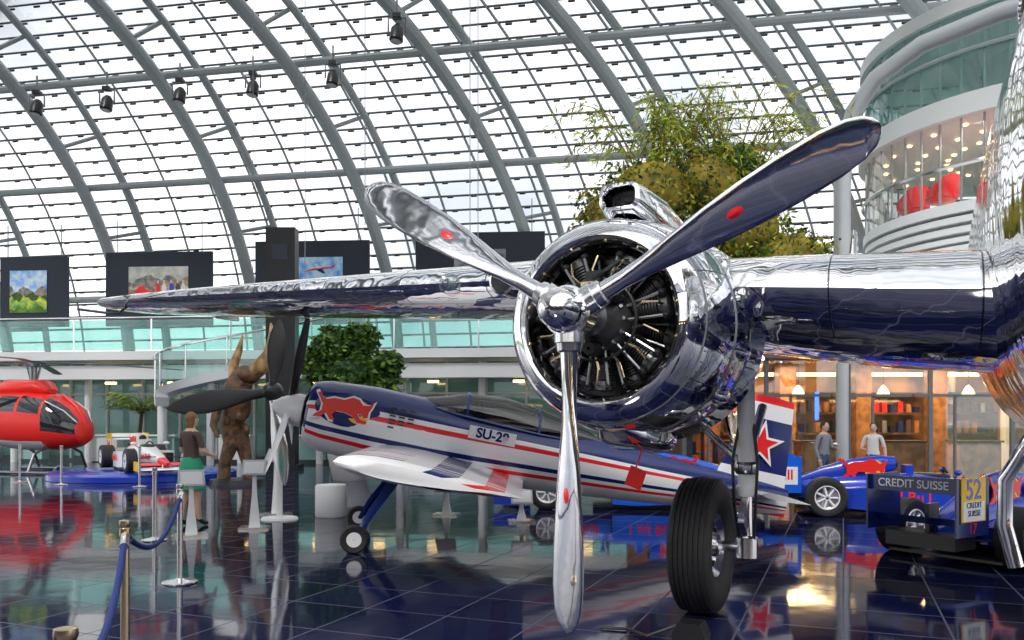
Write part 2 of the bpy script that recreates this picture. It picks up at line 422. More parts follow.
# engine
o=B()
o.lathe([(.95,.60),(.86,.585),(.85,.01)],(0,0,0),(0,1,0),'engine_black',32)
o.lathe([(.30,.09),(.32,.12),(.40,.14),(.46,.18),(.50,.21),(.62,.235),(.8,.235)],(0,0,0),(0,1,0),'engine_grey',28)
for k in range(14):
    a=k*math.pi/7; o.tube([(.19*math.cos(a),.44,.19*math.sin(a)),(.19*math.cos(a),.475,.19*math.sin(a))],.014,'steel',6)
for row,(yy,n0) in enumerate(((.60,0),(.76,.5))):
    for k in range(7):
        a=2*math.pi*(k+n0)/7+.2; d=Vector((math.cos(a),0,math.sin(a))); tn=Vector((-d.z,0,d.x))
        p=[]
        r=.24
        while r<.40: p+= [(r,.062),(r,.085),(r+.009,.085),(r+.009,.062)]; r+=.02
        o.lathe(p,(0,yy,0),d,'engine_fin',14)
        o.lathe([(.40,.085),(.43,.09),(.46,.07),(.47,.02)],(0,yy,0),d,'engine_grey',14)
        for sg in(-1,1):
            o.tube([d*.20+tn*sg*.045+Vector((0,yy-.10,0)),d*.43+tn*sg*.075+Vector((0,yy-.10,0))],.012,'steel_dark',7)
            o.ell(d*.44+tn*sg*.075+Vector((0,yy-.07,0)),(.03,.05,.03),'engine_black',seg=8,rn=6)
        o.tube([d*.25+Vector((0,.46,0)),d*.33+tn*.03+Vector((0,.43,0)),d*.42+tn*.01+Vector((0,.46,0)),d*.44+Vector((0,yy-.06,0))],.009,'brass',6)
o.tube([Vector((.27*math.cos(a),.455,.27*math.sin(a))) for a in [i*math.pi/18 for i in range(37)]],.013,'engine_black',8)
for (x,z) in((-.12,.17),(.14,.15),(0,-.20)):
    o.lathe([(.30,.01),(.30,.04),(.36,.05),(.48,.05)],(x,0,z),(0,1,0),'engine_black',14)
o.box((0,.42,.26),(.10,.10,.10),'engine_black'); o.tube([(.0,.38,.26),(.09,.36,.3),(.16,.45,.38)],.015,'engine_black',7)
o.box((-.02,.36,.20),(.09,.06,.07),'brass')
o.make('radial_engine',bomber)
# cowling
o=B()
prof=[(.95,.52),(.62,.495),(.52,.505),(.465,.525),(.44,.558),(.45,.60),(.49,.64),(.57,.68),(.70,.72),(.9,.76),(1.15,.785),(1.4,.785),(1.62,.77)]
o.lathe(prof,(0,0,0),(0,1,0),'chrome',72)
for yy,r in ((.60,.692),(1.08,.781),(1.60,.773)):
    o.tube([Vector((r*math.cos(a),yy,r*math.sin(a))) for a in [i*math.pi/32 for i in range(65)]],.006,'steel_dark',5)
for k in range(6):
    a=k*math.pi/3+.45
    o.tube([(r*math.cos(a),t,r*math.sin(a)) for t,r in prof[7:]],.0045,'steel_dark',5)
for yy,r in ((.64,.704),(1.04,.777),(1.12,.784),(1.55,.777)):
    for k in range(60):
        a=k*math.pi/30; o.ell((r*math.cos(a),yy,r*math.sin(a)),(.006,.006,.006),'steel_dark',seg=5,rn=3)
for k in range(14):
    a=2*math.pi*(k+.5)/14
    if 60<math.degrees(a)<120 or 240<math.degrees(a)<300: continue
    d=Vector((math.cos(a),0,math.sin(a)))
    rot=basis((0,0,0),d,Vector((0,1,0)),d.cross(Vector((0,1,0)))).to_3x3()
    o.ell(d*.755+Vector((0,1.34,0)),(.085,.22,.075),'chrome',rot,14,10)
    o.tube([d*.78+Vector((0,1.46,0)),d*.81+Vector((0,1.60,0))],.036,'steel_dark',10)
for k in range(18):
    a0=2*math.pi*k/18+.01; a1=2*math.pi*(k+1)/18-.01
    ring=[]
    for (r,y) in((.772,1.63),(.83,1.86)):
        ring.append([Vector((r*math.cos(a0+(a1-a0)*j/3),y,r*math.sin(a0+(a1-a0)*j/3))) for j in range(4)])
    o.loft(ring,'chrome',cap=False,closed=False)
def rrect(w,h,n=5,r=.3):
    out=[]; rad=min(w,h)*r
    for cx,cz,a0 in ((1,1,0),(-1,1,90),(-1,-1,180),(1,-1,270)):
        for k in range(n):
            a=R(a0+90*k/(n-1)); out.append((cx*(w/2-rad)+rad*math.cos(a),cz*(h/2-rad)+rad*math.sin(a)))
    return out
def rr(y,w,h,cz,cx=0,r=.35): return [Vector((cx+p[0],y,cz+p[1])) for p in rrect(w,h,5,r)]
o.loft([rr(1.1,.18,.1,.86,.06),rr(.74,.20,.11,.87,.06),rr(.70,.24,.145,.87,.06),rr(.72,.29,.185,.87,.06),rr(.85,.33,.22,.86,.06),rr(1.3,.38,.28,.84,.06),rr(1.8,.34,.24,.82,.06),rr(2.4,.2,.12,.72,.06)],'chrome',cap=False)
o.loft([rr(1.05,.18,.1,.86,.06),rr(1.06,.02,.02,.86,.06)],'black')
o.loft([rr(.75,.2,.08,-.70),rr(.95,.36,.16,-.74),rr(1.3,.44,.22,-.78),rr(1.65,.40,.2,-.80)],'chrome')
o.make('engine_cowling',bomber)
o=B()
def esec(y,cx,cz,w,h,n=36,pw=2.0):
    out=[]
    for k in range(n):
        a=2*math.pi*k/n; c=math.cos(a); s_=math.sin(a)
        out.append(Vector((cx+w*math.copysign(abs(c)**(2/pw),c),y,cz+h*math.copysign(abs(s_)**(2/pw),s_))))
    return out
o.loft([esec(1.55,0,0,.68,.68),esec(1.9,0,-.02,.70,.72),esec(2.4,0,-.02,.66,.72),esec(3.2,0,0,.57,.66),esec(4.2,0,.05,.42,.5),esec(5.2,0,.12,.25,.3),esec(5.8,0,.2,.06,.08)],'chrome_fuse')
o.box((.42,2.9,-.80),(.02,.7,.45),'chrome',Matrix.Rotation(R(-12),3,'Y'))
o.make('engine_nacelle',bomber)
# wings
AF=airfoil(.16,12)
def wsec(x,le,ch,z,tk=1.0,tw=0): return [Vector((x,le+c*ch,z+t*ch*tk+ (c*ch)*tw)) for c,t in AF]
o=B()
o.loft([wsec(-.2,1.30,2.95,.46,1.15),wsec(-1.2,1.36,2.8,.49,1.15),wsec(-3,1.46,2.45,.57,1.08),wsec(-5,1.58,2.02,.66,.95),wsec(-6.2,1.68,1.68,.71,.85),wsec(-6.8,1.78,1.40,.735,.75),wsec(-7.1,2.0,1.0,.75,.6),wsec(-7.22,2.3,.45,.76,.5)],'chrome_wing')
o.loft([wsec(-.2,1.30,2.95,.38,1.2,-.03),wsec(.6,1.24,3.05,.29,1.45,-.07),wsec(1.6,1.2,3.15,.20,1.6,-.09),wsec(2.9,1.15,3.25,.10,1.6,-.09)],'chrome_wing')
for x in (-2.2,-3.6,-5.0,-6.2): o.box((x,3.2,.56+abs(x)*.03-.06),(.05,.4,.08),'steel')
o.tube([(-6.4,1.9,.68),(-6.4,1.75,.56),(-6.4,1.25,.56)],.016,'steel_dark',6)
o.lathe([(-.01,.10),(0,.12),(.1,.13),(.2,.13)],(-1.15,1.30,.48),(0,1,0),'chrome',20)
o.lathe([(.0,.10),(.01,.01)],(-1.15,1.30,.48),(0,1,0),'black',20)
o.lathe([(0,.04),(.05,.09),(.15,.10)],(-1.7,1.30,.50),(0,1,0),'glass_clear',14)
o.make('wing',bomber)
# fuselage
o=B()
FX=3.02
secs=[(-2.75,.12,.12,.2),(-2.6,.32,.35,.22),(-2.2,.5,.72,.28),(-1.5,.62,1.0,.40),(-.6,.70,1.25,.52),(.2,.74,1.40,.60),(1.5,.76,1.46,.62),(4,.76,1.44,.62),(6,.70,1.2,.62),(8,.52,.85,.68),(10,.34,.5,.8),(11.5,.15,.35,.9)]
o.loft([esec(y,FX,z,w_,h,48,2.3) for y,w_,h,z in secs],'chrome_fuse')
o.make('fuselage',bomber)
o=B()
o.loft([esec(-.75,FX,1.7,.35,.1,24),esec(-.3,FX,1.75,.5,.35,24,2.6),esec(.5,FX,1.9,.55,.48,24,2.6),esec(1.5,FX,1.95,.54,.45,24,2.6),esec(2.2,FX,1.9,.45,.25,24)],'glass_canopy')
for y,w_,h,z in ((-.3,.51,.36,1.75),(.5,.56,.49,1.9),(1.5,.55,.46,1.95)):
    pts=esec(y,FX,z,w_,h,24,2.6); o.tube(pts+[pts[0]],.02,'chrome',6)
o.loft([wsec(x,9.6,1.6,1.2,.6) for x in (FX-2.2,FX,FX+2.2)],'chrome_wing')
for sx in (-2.2,2.2):
    o.loft([[Vector((FX+sx+t*ch*.7,le+c*ch,z)) for c,t in AF] for z,le,ch in ((.5,9.9,1.2),(1.2,9.4,1.9),(2.0,9.7,1.5),(2.5,10.1,.8))],'chrome')
o.make('cockpit_canopy_and_tail',bomber)
o=B()
o.tube([(2.95,.9,-.72),(2.72,1.0,-.70),(2.48,1.1,-.78),(2.36,1.15,-1.02),(2.36,1.2,-1.3),(2.42,1.2,-1.55)],.045,'chrome',12)
o.tube([(FX,-1.3,-.5),(FX,-1.3,-1.9)],.06,'chrome',14)
o.lathe([(-.12,.15),(-.13,.30),(-.1,.36),(0,.38),(.1,.36),(.13,.30),(.12,.15)],(FX,-1.3,-1.88),(1,0,0),'rubber',32)
o.lathe([(-.10,.02),(-.10,.17),(.10,.17),(.10,.02)],(FX,-1.3,-1.88),(1,0,0),'steel',24)
o.tube([(FX,-1.3,-.9),(FX,-.3,-.5)],.04,'chrome',10)
o.make('nose_gear',bomber)
# main gear
o=B(); WZ=-2.26+.565; wx,wy=.27,2.19
tp=[(-.10,.26),(-.14,.30),(-.17,.40),(-.168,.49),(-.145,.535)]
for g in (-.12,-.08,-.04,0,.04,.08,.12):
    rr0=.565-.10*abs(g)**1.0*1.4
    tp+=[(g-.013,rr0),(g+.013,rr0),(g+.016,rr0-.012),(g+.024,rr0-.012)]
tp+=[(.145,.535),(.168,.49),(.17,.40),(.14,.30),(.10,.26)]
o.lathe(tp,(wx,wy,WZ),(1,0,0),'rubber',64)
o.lathe([(-.10,.26),(-.09,.10),(-.12,.05),(-.12,.005)],(wx,wy,WZ),(1,0,0),'steel',32)
o.lathe([(.10,.27),(.12,.26),(.07,.22),(.06,.12),(.13,.09),(.14,.005)],(wx,wy,WZ),(1,0,0),'steel',32)
for k in range(10):
    a=k*math.pi/5; o.tube([(wx+.065,wy+.17*math.cos(a),WZ+.17*math.sin(a)),(wx+.085,wy+.17*math.cos(a),WZ+.17*math.sin(a))],.028,'black',10)
sx=wx+.36
o.tube([(wx,wy,WZ),(sx+.03,wy,WZ)],.045,'steel',14)
o.lathe([(-.10,.06),(-.08,.085),(.08,.085),(.10,.06)],(sx,wy,WZ),(0,0,1),'steel',18,True)
o.tube([(sx,wy,WZ-.02),(sx,wy-.02,WZ+.55)],.045,'chrome',18)
o.lathe([(.42,.075),(.44,.085),(.5,.085),(.52,.07),(1.6,.07)],(sx,wy,WZ),(0,-.03,1),'white_paint',22,True)
o.lathe([(.60,.08),(.63,.10),(.68,.10),(.70,.08)],(sx,wy,WZ),(0,-.03,1),'steel',22)
o.box((sx,wy-.14,WZ+.16),(.05,.26,.035),'steel',Matrix.Rotation(R(-38),3,'X'))
o.box((sx,wy-.14,WZ+.34),(.05,.26,.035),'steel',Matrix.Rotation(R(38),3,'X'))
o.tube([(sx,wy,WZ+.7),(sx+.0,wy+.7,WZ+1.15)],.04,'steel',12)
o.tube([(sx+.03,wy,WZ+.6),(sx-.5,wy+.1,WZ+1.1)],.03,'steel',12)
for dx in (.06,-.05):
    o.tube([(sx+dx,wy-.05,WZ+1.0),(sx+dx*1.8,wy-.13,WZ+.7),(sx+dx*1.5,wy-.12,WZ+.35),(sx+dx,wy-.03,WZ+.05)],.013,'black',8)
o.make('main_landing_gear',bomber)
o=B()
inv=MB.inverted()
p=inv@Vector((.92,6.1,1.17))
o.box(p,(.13,.01,.15),'red_bright',Matrix.Rotation(R(20),3,'Y'))
o.tube([p+Vector((0,0,.07)),p+Vector((.05,.05,.25)),p+Vector((.1,.2,.5))],.007,'red',5)
o.make('safety_flag',bomber)

o=B(); o.M=Matrix.Translation((1.30,5.95,0))@Matrix.Rotation(R(-TH),4,'Z')
o.prism([(0,0),(.24,0),(.24,.05),(.20,.14),(.04,.14),(0,.05)],basis((-.12,.09,0),(1,0,0),(0,0,1),(0,-1,0)),.18,'black')
o.tube([(-.1,0,.1),(-.3,-.1,.02),(-.5,.05,.015),(-.7,0,.015)],.012,'rubber',6)
o.make('wheel_chock')

# ---------------------------------------------------------------- AEROBATIC PLANE
PT=12.0
MS=Matrix.Translation((-3.05,10.8,1.78))@Matrix.Rotation(R(9.2),4,'Z')@Matrix.Rotation(R(PT),4,'Y')
su=empty('aerobatic_sport_plane',MS)
def inl(x,z): return (z-1.78+x*math.sin(R(PT)))/math.cos(R(PT))
def fs(x,zc,w_,h,n=48):
    return [Vector((x,w_*math.sin(2*math.pi*k/n),zc+h*math.cos(2*math.pi*k/n))) for k in range(n)]
FS=[(.34,0,.30,.31),(.36,0,.36,.38),(.42,0,.41,.43),(.6,0,.46,.475),(1.2,0,.49,.52),(2.0,.0,.47,.52),(2.6,.01,.45,.50),(3.3,.03,.40,.47),(4.2,.05,.32,.42),(5.1,.07,.26,.36),(6.0,.10,.19,.29),(6.8,.12,.12,.24),(7.25,.12,.06,.20)]
def band(i,j):
    k=min(j,47-j)
    if i<3 and k>9: return 'navy' if k<16 else 'white_paint'
    if k<=8: return 'navy'
    if k==9: return 'white_paint'
    if k==10: return 'red'
    if k in(11,12,13): return 'white_paint'
    if k==14: return 'navy'
    if k==15: return 'white_paint'
    if k==16: return 'red'
    return 'white_paint'
o=B(); 
FS2=[]
for a,b_ in zip(FS[:-1],FS[1:]):
    for t in (0,.5): FS2.append(tuple(a[q_]+(b_[q_]-a[q_])*t for q_ in range(4)))
FS2.append(FS[-1])
o.loft([fs(*f) for f in FS2],band)
o.lathe([(-.02,.01),(.0,.05),(.1,.13),(.22,.19),(.32,.215),(.40,.215)],(-.10,0,0),(1,0,0),'white_paint',32)
o.lathe([(.335,.18),(.33,.32)],(0,0,0),(1,0,0),'black',32)
for k in range(6):
    for i in range(3): o.box((1.45+i*.12,-.478+.01*i,.06+ (k-3)*.05+.12),(.08,.02,.02),'black')
o.make('fuselage',su)
o=B()
def cs(x,w_,h,z): return [Vector((x,w_*math.cos(math.pi*k/14),z+h*math.sin(math.pi*k/14))) for k in range(15)]
CS=[(1.75,.10,.03,.47),(2.0,.30,.18,.39),(2.4,.35,.33,.37),(2.9,.34,.40,.35),(3.4,.31,.35,.34),(3.9,.24,.24,.35),(4.4,.1,.06,.40)]
o.loft([cs(*c) for c in CS],'glass_canopy',cap=False,closed=False)
for c in (CS[2],CS[4]): o.tube(cs(*c),.018,'navy',6)
for sg in (0,-1): o.tube([cs(*c)[sg] for c in CS],.02,'navy',6)
for x in(2.5,3.35):
    o.ell((x+.1,0,.42),(.06,.16,.22),'black'); o.ell((x-.15,0,.35),(.12,.2,.06),'black')
o.make('bubble_canopy',su)
AF2=airfoil(.13,10)
def ws2(y,le,ch,z): return [Vector((le+c*ch,y,z+t*ch)) for c,t in AF2]
o=B()
for sg in(-1,1):
    ys=[.2,.6,1.0,1.6,2.1,2.2,2.4,2.5,2.9,3.2,3.3,3.5,3.6,3.8]
    secs=[ws2(sg*y,1.28-.08*y,2.10-.10*y,-.30-.012*y) for y in ys]
    secs.append(ws2(sg*3.88,1.15,1.2,-.35))
    bandm={4:'red',6:'navy',9:'red',11:'navy'}
    def wm(i,j,bandm=bandm):
        if i in bandm and j<14: return bandm[i] if j>5 else 'white_paint'
        if j in (2,17): return 'red'
        if j in(4,15): return 'navy'
        return 'white_paint'
    o.loft(secs,wm)
o.make('wing',su)
o=B()
for sg in(-1,1):
    o.loft([ws2(sg*y,6.1+.08*y,.95-.2*y,.16) for y in (.05,.7,1.35)],lambda i,j:'white_paint' if i else 'navy')
zs=[.05,.3,.5,.8,1.0,1.25,1.48,1.58]
o.loft([[Vector((6.05+ .28*(z-.1)+c*(1.2-.36*z),t*.6*1.1,z)) for c,t in AF2] for z in zs],lambda i,j:('white_paint','white_paint','navy','navy','navy','white_paint','red')[i])
o.box((7.1,0,-.02),(.3,.08,.14),'red')
def star(o,M,r,m,d=.006): o.prism([((r if k%2==0 else r*.4)*math.sin(k*math.pi/5),(r if k%2==0 else r*.4)*math.cos(k*math.pi/5)) for k in range(10)],M,d,m)
Mf=basis((6.68,-.065,.88),(1,0,0),(0,0,1),(0,-1,0))
star(o,Mf,.36,'white_paint',.006); star(o,Mf,.26,'red',.012)
o.make('tail',su)
o=B()
o.box((2.78,-.432,.19),(.64,.03,.17),'white_paint',Matrix.Rotation(R(5),3,'Z'))
Mt=basis((2.78,-.453,.19),Vector((1,.09,0)).normalized(),(0,0,1),Vector((.09,-1,0)).normalized())
o.text('SU-29',.18,Mt,'navy',.004,.005)
Mb=basis((.86,-.478,.13),(1,0,0),(0,-.0,1),(0,-1,0))
# charging bull silhouette: head low at right, horns forward, tail up at left
bull=[(-.30,.12),(-.27,.14),(-.24,.09),(-.20,.07),(-.12,.10),(-.02,.10),(.06,.14),(.13,.13),(.18,.08),(.24,.09),(.29,.13),(.27,.06),(.25,.02),(.25,-.04),(.21,-.05),(.18,-.01),(.14,-.02),(.18,-.07),(.25,-.08),(.24,-.11),(.15,-.11),(.09,-.05),(.01,-.03),(-.08,-.03),(-.12,-.07),(-.08,-.13),(-.13,-.13),(-.18,-.07),(-.24,-.12),(-.31,-.13),(-.29,-.10),(-.23,-.05),(-.23,.02),(-.26,.06)]
def circ(r,n=24): return [(r*math.cos(2*math.pi*k/n),r*math.sin(2*math.pi*k/n)) for k in range(n)]
o.ell((.88,-.462,.13),(.42,.03,.22),'navy')
o.prism(circ(.15),Mb@Matrix.Translation((.16,.0,-.03)),.040,'yellow')
o.prism([(x*1.32-.02,y*1.42) for x,y in bull],Mb@Matrix.Translation((0,0,-.02)),.037,'white_paint')
o.prism([(x*1.22-.02,y*1.22) for x,y in bull],Mb@Matrix.Translation((0,0,-.02)),.044,'red_bright')
o.make('markings',su)
ST2=[(.12,.10,.09,30),(.25,.13,.06,40),(.45,.20,.04,32),(.7,.22,.025,24),(.88,.18,.018,20),(.97,.10,.01,18),(1,.03,.005,18)]
o=B()
for a,mm in ((-8,'black'),(112,'white_paint'),(232,'white_paint')):  # lower blades coloured white to paint in the light falling on them
    blade(o,Matrix.Translation((.12,0,0))@Matrix.Rotation(R(90),4,'Z')@Matrix.Rotation(R(a),4,'Y'),1.3,mm,ST2,-1,False)
o.make('propeller',su)
o=B()
for sg in(-1,1):
    zc=inl(1.3,.17); y=sg*1.15
    o.lathe([(-.05,.09),(-.06,.15),(-.04,.168),(.04,.168),(.06,.15),(.05,.09)],(1.3,y,zc),(0,1,0),'rubber',28)
    o.lathe([(-.045,.01),(-.05,.095),(.05,.095),(.045,.01)],(1.3,y,zc),(0,1,0),'white_paint',20)
    p=[(1.75,sg*.25,-.40),(1.6,sg*.6,-.72),(1.42,sg*.95,-1.08),(1.32,sg*1.05,zc)]
    ring=[]
    for q_,wd in zip(p,(.09,.07,.05,.035)):
        q_=Vector(q_); ring.append([q_+Vector((-wd,0,0)),q_+Vector((0,.02,.012)),q_+Vector((wd,0,0)),q_+Vector((0,-.02,-.012))])
    o.loft(ring,'navy')
zc=inl(6.7,.09)
o.lathe([(-.03,.04),(-.035,.075),(0,.09),(.035,.075),(.03,.04)],(6.7,0,zc),(0,1,0),'rubber',20)
o.tube([(6.3,0,.0),(6.6,0,zc+.1),(6.7,0,zc)],.022,'steel',8)
o.make('landing_gear',su)

# ---------------------------------------------------------------- race cars
def racecar(name,loc,heading,c1,c2,c3,signs=True,z=0):
    M=Matrix.Translation((loc[0],loc[1],z))@Matrix.Rotation(math.atan2(heading[1],heading[0]),4,'Z')
    e=empty(name,M)
    o=B()
    def se(x,w_,h,zc,pw=3): 
        return [Vector((x,v.x,v.z)) for v in esec(0,0,zc,w_,h,24,pw)]
    o.loft([se(2.45,.05,.04,.24,2),se(2.35,.09,.06,.25),se(1.9,.13,.10,.30),se(1.2,.20,.17,.36),se(.6,.27,.24,.40),se(.2,.32,.28,.42),se(-.4,.33,.28,.42),se(-1.0,.28,.26,.40),se(-1.7,.16,.18,.38),se(-2.0,.08,.10,.34)],lambda i,j:c3 if i<2 else c1)
    o.loft([se(-.25,.13,.12,.86,2.5),se(-.5,.14,.16,.84,2.5),se(-.9,.11,.22,.72,2.5),se(-1.4,.06,.20,.60,2.5),se(-1.9,.03,.06,.5,2.5)],c1)
    o.ell((-.24,0,.87),(.04,.10,.09),'black')
    o.ell((.25,0,.66),(.38,.20,.06),'black'); o.tube([(.55,-.1,.72),(.52,0,.80),(.55,.1,.72)],.02,'black',6)
    o.box((-.05,0,.74),(.12,.34,.2),c1)
    for sg in(-1,1):
        o.loft([[Vector((x,sg*.26+sg*(w_ if q_[0]>0 else 0),.30+q_[1]*h)) for q_ in ((0,-.9),(1,-.9),(1,.5),(.8,.9),(0,1))] for x,w_,h in ((.45,.42,.22),(.1,.46,.24),(-.6,.44,.22),(-1.1,.28,.18),(-1.5,.08,.10))],c1)
        o.box((.46,sg*.48,.32),(.02,.34,.30),'black')
        o.ell((.62,sg*.42,.74),(.05,.09,.05),c1); o.tube([(.6,sg*.25,.6),(.62,sg*.42,.72)],.012,'black',6)
    o.box((-.5,0,.07),(2.6,1.3,.03),'black')
    af=airfoil(.10,8)
    o.loft([[Vector((2.55-c*.42,y,.10+t*.42+c*.06)) for c,t in af] for y in (-.72,0,.72)],c1)
    o.loft([[Vector((2.22-c*.18,y,.20+t*.2+c*.07)) for c,t in af] for y in (-.70,0,.70)],c3)
    for sg in(-1,1):
        o.box((2.3,sg*.72,.20),(.55,.02,.24),c2)
        o.tube([(2.3,sg*.09,.24),(2.35,sg*.10,.12)],.015,c1,6)
    for zz,xx,ch in((.88,-2.05,.32),(.80,-2.0,.25),(.45,-2.1,.22)):
        o.loft([[Vector((xx-c*ch,y,zz+t*ch+c*.10)) for c,t in af] for y in (-.5,0,.5)],c1)
    o.box((-2.37,0,.90),(.015,1.0,.17),c2)
    for sg in(-1,1):
        o.box((-2.12,sg*.51,.68),(.62,.02,.62),c2)
    o.box((-2.0,0,.5),(.2,.05,.35),'black')
    o.box((-2.05,0,.28),(.4,.8,.16),'black')
    o.make('bodywork',e)
    o=B()
    for x,y,wd,r in((1.6,.72,.28,.32),(-1.45,.70,.37,.33)):
        for sg in(-1,1):
            h=wd/2; yc=sg*y
            o.lathe([(-h+.02,.19),(-h,.24),(-h+.01,r-.03),(-h+.04,r),(h-.04,r),(h-.01,r-.03),(h,.24),(h-.02,.19),],(x,yc,r),(0,1,0),'rubber',36)
            o.lathe([(-h+.02,.19),(-h+.03,.175),(-h+.10,.165),(-h+.12,.01)],(x,yc,r),(0,1,0),'steel',28)
            o.lathe([(h-.02,.19),(h-.03,.175),(h-.10,.165),(h-.12,.01)],(x,yc,r),(0,1,0),'steel',28)
            for s2 in(-1,1):
                pr=[Vector((x+(.19)*math.cos(a),yc+s2*(h-.015),r+(.19)*math.sin(a))) for a in [i*math.pi/14 for i in range(29)]]
                o.tube(pr,.010,'white_paint',5)
            for k in range(7):
                a=2*math.pi*k/7
                for s2 in(-1,1):
                    o.tube([(x,yc+s2*(h-.03),r),(x+.17*math.cos(a),yc+s2*(h-.04),r+.17*math.sin(a))],.018,'white_paint',6)
            o.ell((x,yc+sg*(h-.03),r),(.035,.03,.035),'steel_dark',seg=10,rn=6)
            for dx,zz in((.25,.42),(-.2,.42),(.25,.24),(-.2,.24)):
                o.tube([(x+dx,sg*.15,zz),(x,sg*(y-h+.03),r+(zz-.33)*.6)],.014,'black',6)
    o.make('wheels_and_suspension',e)
    o=B()
    if signs:
        Mr=basis((-2.379,0,.90),(0,-1,0),(0,0,1),(-1,0,0))
        o.text('CREDIT SUISSE',.125,Mr,'white_paint',.002,.001)
        o.box((-2.13,-.527,.76),(.46,.012,.46),'yellow')
        o.text('52',.30,basis((-2.13,-.534,.86),(1,0,0),(0,0,1),(0,-1,0)),'blue',.002,.004)
        o.box((-2.13,-.534,.64),(.40,.006,.20),'white_paint')
        o.text('CREDIT\nSUISSE',.085,basis((-2.13,-.540,.66),(1,0,0),(0,0,1),(0,-1,0)),'navy',.002)
        o.text('17',.16,basis((-2.13,-.523,.45),(1,0,0),(0,0,1),(0,-1,0)),'red',.002)
    for sg in(-1,1):
        Mz=basis((-.75,sg*.15,.76),(sg*-1,0,0),(0,0,1),(0,sg,0))
        Ms=basis((-.25,sg*.712,.34),(sg*-1,0,0),(0,0,1),(0,sg,0))
        o.text('Red Bull',.24,Ms,'red_bright',.006,.005)
        o.prism(circ(.16),Mz@Matrix.Translation((sg*-.16,-.0,0)),.008,'yellow')
        o.prism([(x*1.25*(-sg),y*1.3) for x,y in bull],Mz,.014,'red_bright')
        o.text('Red Bull',.22,basis((1.05,sg*.245,.40),Vector((-sg*1,.13*1,0)).normalized(),(0,0,1),(0,sg,0)),'red_bright',.004,.004)
        o.box((-2.12,sg*.523,.66),(.5,.006,.3),'white_paint' if not signs else c2)
        if not signs: o.text('Bull',.24,basis((-2.12,sg*.528,.67),(-sg,0,0),(0,0,1),(0,sg,0)),'red',.002,.004)
    o.make('sponsor_markings',e)
    return e
racecar('formula_race_car',(6.38,10.20),(.85,.53),'blue','navy','yellow')
racecar('formula_race_car',(6.75,13.9),(.97,-.22),'blue','blue_bright','yellow',False)
racecar('formula_race_car',(2.3,15.2),(-.97,.10),'blue_bright','blue','yellow',False)
racecar('formula_race_car',(-10.3,23.0),(.60,-.8),'white_paint','yellow','red',False,.22)
o=B(); o.lathe([(0,2.45),(.14,2.45),(.2,2.35),(.2,.01)],(-10.3,23.0,0.01),(0,0,1),'blue',48,False); o.make('display_podium')

# ---------------------------------------------------------------- helicopter
MH=Matrix.Translation((-14.75,25.3,0))@Matrix.Rotation(R(-18),4,'Z')@Matrix.Scale(1.07,4)
he=empty('red_helicopter',MH)
def hs(x,w_,h,zc,n=28,pw=2.4): return [Vector((x,v.x,v.z)) for v in esec(0,0,zc,w_,h,n,pw)]
o=B()
HS=[hs(1.95,.08,.1,1.15),hs(1.85,.35,.32,1.18),hs(1.55,.58,.58,1.3),hs(1.0,.72,.78,1.42),hs(.92,.73,.79,1.43),hs(.2,.78,.86,1.48),hs(.1,.78,.86,1.48),hs(-.6,.78,.84,1.5),hs(-.7,.78,.83,1.5),hs(-1.4,.70,.72,1.6),hs(-2.0,.45,.42,1.85),hs(-2.6,.22,.22,2.0),hs(-5.2,.14,.14,2.1)]
def hm(i,j):
    z=math.sin(2*math.pi*(j+.5)/28)
    if i in(1,2) and -.25<z<.9: return 'glass_dark'
    if i in(4,6) and .12<z<.8: return 'glass_dark'
    if i>=4 and z<-.7: return 'white_paint'
    if i in(8,) and -.2<z<.5: return 'white_paint'
    return 'red_bright'
o.loft(HS,hm)
o.tube([(1.93,0,1.2),(1.85,0,1.5),(1.55,0,1.9),(1.05,0,2.22)],.035,'red_bright',6)
for sg in(-1,1): o.tube([Vector((x_,sg*w_*.72,zc_+h_*.75)) for x_,w_,h_,zc_ in ((1.84,.35,.32,1.18),(1.55,.6,.6,1.3),(1.0,.75,.8,1.42))],.02,'white_paint',5)
o.loft([hs(.7,.2,.06,2.32),hs(.4,.4,.22,2.42),hs(-.8,.42,.26,2.42),hs(-1.5,.3,.15,2.2)],'red_bright')
o.tube([(0,0,2.4),(0,0,3.1)],.09,'steel_dark',10); o.box((0,0,3.1),(.4,.4,.14),'steel_dark')
for k in range(4):
    a=k*math.pi/2; o.tube([(.1*math.cos(a),.1*math.sin(a),2.6),(.25*math.cos(a),.25*math.sin(a),3.1)],.025,'steel',6)
o.prism(circ(.24),basis((-.9,-.785,1.45),(1,0,0),(0,0,1),(0,-1,0)),.012,'yellow')
o.prism([(x*1.8,y*1.8) for x,y in bull],basis((-.9,-.795,1.45),(1,0,0),(0,0,1),(0,-1,0)),.012,'white_paint')
o.loft([ [Vector((-5.2+a,-.04,2.0)),Vector((-5.2+a,.04,2.0)),Vector((-5.6,.03,3.1)),Vector((-5.6,-.03,3.1))] for a in (0,.4)],'white_paint')
o.make('body',he)
o=B()
for k in range(4):
    a=R(38+90*k); d=Vector((math.cos(a),math.sin(a),0)); t=Vector((-d.y,d.x,0))
    o.loft([[d*r+t*.14+Vector((0,0,z)),d*r+Vector((0,0,z+.02)),d*r-t*.14+Vector((0,0,z)),d*r-Vector((0,0,.02-z))] for r,z in((.2,3.15),(2,3.13),(4.0,3.02))],'steel_dark')
o.make('rotor_blades',he)
o=B()
for sg in(-1,1):
    o.tube([(2.0,sg*1.0,.25),(1.8,sg*1.0,.08),(1.5,sg*1.0,.05),(-1.6,sg*1.0,.05)],.045,'steel_dark',8)
    for x in(.9,-.9): o.tube([(x,sg*.4,.75),(x,sg*.8,.55),(x,sg*1.0,.06)],.04,'steel_dark',8)
o.make('landing_skids',he)

